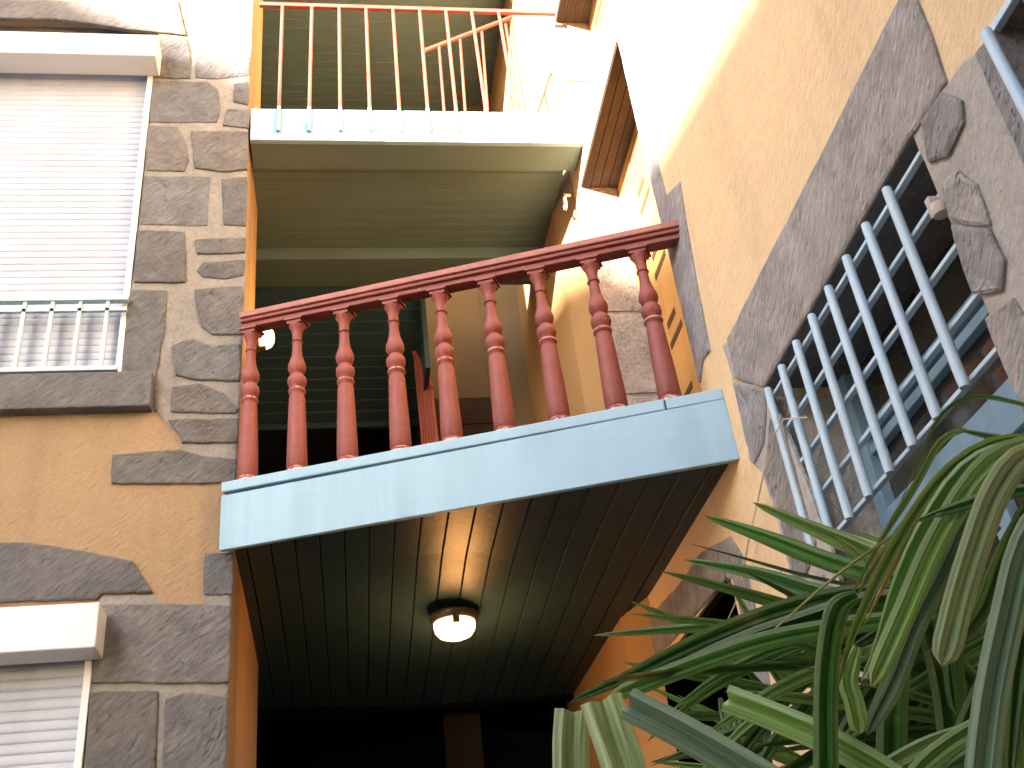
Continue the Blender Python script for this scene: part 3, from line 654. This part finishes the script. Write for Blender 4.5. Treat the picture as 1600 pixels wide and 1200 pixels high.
def blade3(mb, P, w, col, twist=0.0, blunt=False, fold=0.75, tip0=False):
    rows = []; n = len(P) - 1
    for i, p in enumerate(P):
        t = (P[min(i + 1, n)] - P[max(i - 1, 0)]).normalized(); v = (CAM - p).normalized()
        s = t.cross(v)
        if s.length < 1e-4: s = Vector((1, 0, 0))
        s.normalize(); nn = s.cross(t).normalized()
        a = twist * (0.6 + 0.8 * i / n); s2 = s * math.cos(a) + nn * math.sin(a); n2 = nn * math.cos(a) - s * math.sin(a)
        u = i / n
        ww = 0.72 * w * (min(1, 0.45 + u * 2.2)) if not tip0 else w
        end = (1 - u)
        ww *= min(1, (end * (9 if blunt else 2.6)) ** 0.6 + (0.10 if blunt else 0.02))
        h = ww / 2
        rows.append([p - s2 * h - n2 * h * fold * 0.2, p - s2 * h * 0.5 + n2 * h * fold * 0.0, p - n2 * h * fold, p + s2 * h * 0.5, p + s2 * h - n2 * h * fold * 0.2])
    k = random.uniform(0.9, 1.45); c = tuple(x * k for x in col)
    off = random.random() * 20
    b = len(mb.f)
    mb.grid(rows, c, uvs=[off + 0.0, off + 0.25, off + 0.5, off + 0.75, off + 1.0])
    # yellowed edge and tip
    dry = random.uniform(0.1, 0.8)
    def vc(i, j):
        u = i / n; e = dry * max(0, (u - 0.86) / 0.14) ** 1.5
        if j in (0, 4): e = max(e, 0.22)
        return tuple(c[q] * (1 - e) + G['y'][q] * e for q in range(3))
    for i in range(n):
        for j in range(4): mb.t[b + i * 4 + j] = [vc(i, j), vc(i, j + 1), vc(i + 1, j + 1), vc(i + 1, j)]
def frond(blades, pet, hub, label=None):
    mb = MB()
    for bl in blades: blade(mb, *bl[:5], **(bl[5] if len(bl) > 5 else {}))
    f = mb.build('frond', M['leaf'], palm, smooth=True)
    return f
base = Vector((1.45, -3.15, 1.75))
def petiole(hub, par):
    m = MB(); h = Vector(hub); mid = (base + h) / 2 + Vector((0, 0, 0.12)); m.tube(smooth_path([base, mid, h], 8), [0.014] * 5 + [0.010] * 4, 8, tint=(0.4, 0.5, 0.2))
    m.build('petiole', M['leaf'], par, smooth=True)
f1 = frond([
    ([(1660, 650), (1590, 630), (1530, 620), (1485, 635), (1455, 675), (1430, 735), (1405, 790)], 1.35, 1.45, 0.011, G['m'], dict(twist=0.9)),
    ([(1680, 715), (1620, 700), (1560, 685), (1500, 672)], 1.3, 1.4, 0.015, G['d']),
    ([(1510, 671), (1470, 690), (1430, 760), (1380, 840), (1330, 930)], 1.45, 1.5, 0.016, G['l'], dict(twist=0.6)),
    ([(1640, 690), (1560, 690), (1480, 740), (1420, 820), (1370, 910), (1330, 1000), (1308, 1080)], 1.35, 1.35, 0.028, G['l'], dict(twist=0.7)),
    ([(1640, 700), (1570, 700), (1500, 740), (1440, 830), (1400, 920), (1370, 1010), (1345, 1065)], 1.33, 1.30, 0.034, G['m'], dict(twist=-0.7)),
    ([(1650, 690), (1580, 700), (1520, 750), (1460, 850), (1425, 930), (1390, 1010), (1362, 1072)], 1.30, 1.28, 0.036, G['l'], dict(blunt=True)),
    ([(1660, 700), (1590, 720), (1520, 800), (1470, 900), (1430, 980), (1400, 1060), (1355, 1148)], 1.36, 1.36, 0.038, G['g'], dict(blunt=True, twist=0.3)),
    ([(1650, 700), (1540, 700), (1460, 760), (1410, 830), (1370, 880), (1340, 930)], 1.42, 1.42, 0.022, G['b'], dict(twist=0.5)),
    ([(1650, 705), (1530, 715), (1450, 790), (1400, 880), (1350, 980)], 1.40, 1.42, 0.022, G['y'], dict(twist=0.9)),
    ([(1660, 700), (1600, 710), (1555, 770), (1525, 850), (1500, 930), (1485, 990), (1472, 1040)], 1.22, 1.20, 0.042, G['p'], dict(blunt=True, fold=0.7)),
    ([(1670, 740), (1610, 790), (1570, 870), (1540, 950), (1500, 1004)], 1.27, 1.27, 0.026, G['m'], dict(blunt=True, twist=0.6)),
    ([(1660, 745), (1600, 800), (1555, 880), (1520, 960), (1445, 1022)], 1.30, 1.30, 0.018, G['l'], dict(twist=0.7)),
    ([(1700, 730), (1640, 790), (1600, 860), (1575, 960), (1550, 1080), (1535, 1200), (1530, 1290)], 1.15, 1.12, 0.043, G['g'], dict(blunt=True, fold=0.8)),
    ([(1700, 780), (1640, 860), (1610, 960), (1590, 1080), (1575, 1260)], 1.22, 1.2, 0.04, G['m'], dict(twist=0.5)),
    ([(1650, 690), (1540, 720), (1490, 800), (1455, 880), (1420, 950)], 1.38, 1.4, 0.02, G['y'], dict(twist=1.0)),
    ([(1640, 700), (1510, 730), (1420, 820), (1380, 860), (1350, 890)], 1.5, 1.5, 0.02, G['p'], dict(twist=0.8)),
], None, None)
petiole(at(1650, 690, 1.33), f1)
f2 = frond([
    ([(1650, 760), (1540, 780), (1450, 808), (1370, 855), (1290, 915), (1210, 985), (1150, 1032)], 1.25, 1.55, 0.012, (0.20, 0.20, 0.06), dict(twist=1.1)),
    ([(1660, 765), (1590, 768), (1510, 788), (1430, 815)], 1.24, 1.3, 0.020, G['d']),
    ([(1560, 960), (1460, 905), (1370, 868), (1270, 826), (1176, 785)], 1.65, 1.75, 0.040, G['l']),
    ([(1560, 970), (1440, 920), (1300, 880), (1190, 838), (1100, 806)], 1.6, 1.75, 0.042, G['m'], dict(twist=0.3)),
    ([(1560, 975), (1420, 945), (1290, 928), (1180, 895), (1068, 874)], 1.58, 1.72, 0.038, G['m'], dict(twist=-0.3)),
    ([(1540, 960), (1400, 930), (1260, 900), (1160, 872), (1076, 849)], 1.62, 1.75, 0.012, G['d'], dict(twist=0.8)),
    ([(1480, 985), (1350, 968), (1200, 975), (1060, 983), (926, 993)], 1.6, 1.75, 0.024, G['m']),
    ([(1560, 940), (1460, 890), (1380, 860), (1285, 822)], 1.7, 1.78, 0.026, G['p']),
    ([(1500, 910), (1430, 870), (1340, 830)], 1.72, 1.78, 0.02, G['l']),
    ([(1480, 925), (1360, 925), (1230, 950), (1100, 1000), (980, 1058), (888, 1098)], 1.5, 1.6, 0.036, G['d'], dict(twist=0.2)),
    ([(1480, 940), (1370, 940), (1250, 975), (1120, 1020), (1000, 1070)], 1.48, 1.56, 0.045, G['d'], dict(fold=0.8)),
    ([(1460, 960), (1340, 975), (1200, 1000), (1080, 1040), (950, 1090)], 1.45, 1.5, 0.034, G['m'], dict(fold=0.8, blunt=True)),
], None, None)
petiole(at(1560, 965, 1.6), f2)
f3 = frond([
    ([(938, 1090), (955, 1140), (975, 1200), (1000, 1290)], 1.45, 1.42, 0.056, G['p'], dict(blunt=True, fold=0.8, tip0=True)),
    ([(895, 1108), (892, 1160), (893, 1220), (895, 1300)], 1.47, 1.44, 0.048, G['p'], dict(blunt=True, fold=0.7, tip0=True)),
    ([(978, 1098), (1060, 1140), (1150, 1192), (1240, 1245), (1330, 1300)], 1.42, 1.35, 0.042, G['g'], dict(blunt=True, fold=0.8, tip0=True)),
    ([(1132, 1090), (1210, 1120), (1300, 1160), (1420, 1230), (1500, 1290)], 1.40, 1.3, 0.034, G['l'], dict(fold=0.8, tip0=True)),
    ([(1420, 990), (1330, 1030), (1240, 1065), (1170, 1105), (1110, 1143)], 1.55, 1.5, 0.026, G['l'], dict(fold=0.7)),
    ([(1420, 960), (1300, 990), (1200, 1020), (1120, 1060), (1050, 1110)], 1.62, 1.62, 0.022, G['m']),
    ([(1340, 930), (1310, 950), (1296, 1010), (1290, 1100), (1292, 1290)], 1.32, 1.30, 0.038, G['d'], dict(blunt=True)),
    ([(1450, 850), (1440, 900), (1455, 980), (1480, 1080), (1500, 1260)], 1.5, 1.45, 0.050, G['d'], dict(blunt=True)),
    ([(1420, 930), (1405, 1000), (1395, 1100), (1392, 1280)], 1.45, 1.42, 0.05, G['d'], dict(blunt=True)),
    ([(1340, 1010), (1325, 1060), (1335, 1100), (1345, 1146)], 1.42, 1.42, 0.034, G['l'], dict(blunt=True)),
    ([(1400, 1260), (1450, 1190), (1540, 1130), (1660, 1080)], 1.3, 1.25, 0.03, G['l']),
    ([(1400, 1300), (1420, 1230), (1470, 1170)], 1.3, 1.3, 0.03, G['p']),
    ([(1640, 1120), (1560, 1160), (1480, 1200)], 1.3, 1.3, 0.03, G['m']),
    ([(1125, 1090), (1135, 1140), (1128, 1190)], 1.7, 1.7, 0.018, G['g']), ([(1155, 1085), (1152, 1140), (1158, 1180)], 1.7, 1.7, 0.018, G['g']),
    ([(1195, 1080), (1200, 1130), (1195, 1180)], 1.72, 1.7, 0.016, G['g']),
], None, None)
petiole(at(1480, 1000, 1.6), f3)
f4 = frond([
    ([(1600, 880), (1480, 920), (1350, 990), (1240, 1080), (1150, 1190), (1100, 1290)], 1.62, 1.6, 0.030, G['d'], dict(twist=0.4)),
    ([(1600, 900), (1450, 960), (1320, 1050), (1210, 1160), (1150, 1290)], 1.60, 1.6, 0.032, G['m']),
    ([(1580, 930), (1430, 1020), (1330, 1130), (1270, 1280)], 1.58, 1.55, 0.034, G['d']),
    ([(1480, 960), (1330, 985), (1180, 1040), (1080, 1100), (1010, 1160)], 1.66, 1.7, 0.022, G['m'], dict(twist=0.5)),
    ([(1440, 1000), (1300, 1040), (1180, 1120), (1090, 1210)], 1.64, 1.66, 0.022, G['l'], dict(twist=-0.5)),
    ([(1640, 860), (1590, 930), (1560, 1030), (1510, 1140), (1480, 1280)], 1.42, 1.4, 0.036, G['d'], dict(blunt=True)),
    ([(1560, 820), (1520, 860), (1500, 940), (1490, 1030), (1498, 1120)], 1.48, 1.46, 0.034, G['d'], dict(blunt=True)),
    ([(1650, 1000), (1600, 1040), (1575, 1120), (1585, 1260)], 1.3, 1.28, 0.040, G['m'], dict(blunt=True)),
    ([(1290, 1290), (1360, 1215), (1450, 1160), (1560, 1120)], 1.4, 1.35, 0.026, G['l'], dict(twist=0.4)),
    ([(1460, 770), (1440, 820), (1425, 880), (1395, 960), (1352, 1030)], 1.36, 1.34, 0.020, G['y'], dict(twist=0.5)),
    ([(1500, 745), (1462, 790), (1432, 850), (1412, 900), (1400, 935)], 1.34, 1.33, 0.020, G['b'], dict(twist=-0.4)),
], None, None)
petiole(at(1640, 880, 1.6), f4)
# deeper fronds: fans of leaflets radiating from their own hubs
rr = random.Random(21)
def fan(hub, n, L, a0, a1, col, droop, wid=0.028, seed=1):
    q = random.Random(seed); mb = MB(); hub = Vector(hub)
    for i in range(n):
        a = a0 + (a1 - a0) * (i + q.uniform(-0.3, 0.3)) / n
        d = Vector((math.cos(a) * 0.92, q.uniform(-0.25, 0.35), math.sin(a))).normalized()
        LL = L * q.uniform(0.75, 1.05); P = []
        for k in range(13):
            u = k / 12; p = hub + d * LL * u; p.z -= 0.35 * droop * u ** 2.0; P.append(p)
        blade3(mb, P, wid * q.uniform(0.7, 1.2), col[q.randrange(len(col))], q.uniform(-0.9, 0.9), q.random() < 0.4, 0.6)
    o = mb.build('frond', M['leaf'], palm, smooth=True); petiole(hub, o); return o
DG = [G['d'], G['d'], G['m']]
fan(at(1500, 1040, 1.75), 18, 0.55, 2.7, 5.0, DG, 0.10, seed=3)
fan(at(1420, 1140, 1.85), 18, 0.50, 2.5, 5.2, DG, 0.08, seed=5)
fan(at(1620, 960, 1.8), 16, 0.55, 2.9, 5.2, DG, 0.14, seed=8)
fan(at(1330, 1230, 1.9), 16, 0.40, 1.6, 4.2, DG + [G['l']], 0.04, 0.02, seed=11)
fan(at(1600, 1150, 1.7), 24, 0.45, 2.0, 4.6, DG + [G['l']], 0.12, seed=14)
mb = MB(); mb.tube([(1.35, -3.3, 0), (1.37, -3.27, 0.7), (1.42, -3.2, 1.4), base], [0.09, 0.085, 0.08, 0.05], 16)
mb.build('trunk', M['trunk'], palm, smooth=True)

# ================================================================== the house whose roofline shades the courtyard
e2 = Vector((0.406, 0.914, 0)); nrm = Vector((-0.914, 0.406, 0))
P0 = Vector((0, 0, 6.137)) - Vector((1.048, 1, -0.38)) * 10
nh = empty('neighbour_house', P0 - Vector((0, 0, P0.z)), 'tall house across the courtyard whose straight roof edge casts the shade', 'house')
a = P0 - e2 * 26; b = P0 + e2 * 10.5
z = P0.z
mb = MB(); mb.hexa([(a.x, a.y, 0), (b.x, b.y, 0), (b.x + nrm.x * 7, b.y + nrm.y * 7, 0), (a.x + nrm.x * 7, a.y + nrm.y * 7, 0),
         (a.x, a.y, z - 0.15), (b.x, b.y, z - 0.15), (b.x + nrm.x * 7, b.y + nrm.y * 7, z - 0.15), (a.x + nrm.x * 7, a.y + nrm.y * 7, z - 0.15)])
mb.build('wall', M['farwall'], nh)
mb = MB(); i_ = -nrm * 0.0
mb.hexa([(a.x, a.y, z - 0.149), (b.x, b.y, z - 0.149), (b.x + nrm.x * 7, b.y + nrm.y * 7, z - 0.149), (a.x + nrm.x * 7, a.y + nrm.y * 7, z - 0.149),
         (a.x, a.y, z), (b.x, b.y, z), (b.x + nrm.x * 7, b.y + nrm.y * 7, z), (a.x + nrm.x * 7, a.y + nrm.y * 7, z)])
mb.build('roof', M['tile'], nh)

bh = empty('rear_blocker_house', (0, -13, 0), 'plain unseen house added behind the viewer to cut light into the courtyard', 'house')  # unseen; added and sized to block light from behind the viewer
mb = MB(); mb.box(-3.0, 9, -12, -7.0, 0, 12.0); mb.build('wall', M['farwall2'], bh)
mb = MB(); mb.box(-3.0, 9, -12.2, -6.8, 12.001, 12.2); mb.build('roof', M['tile'], bh)
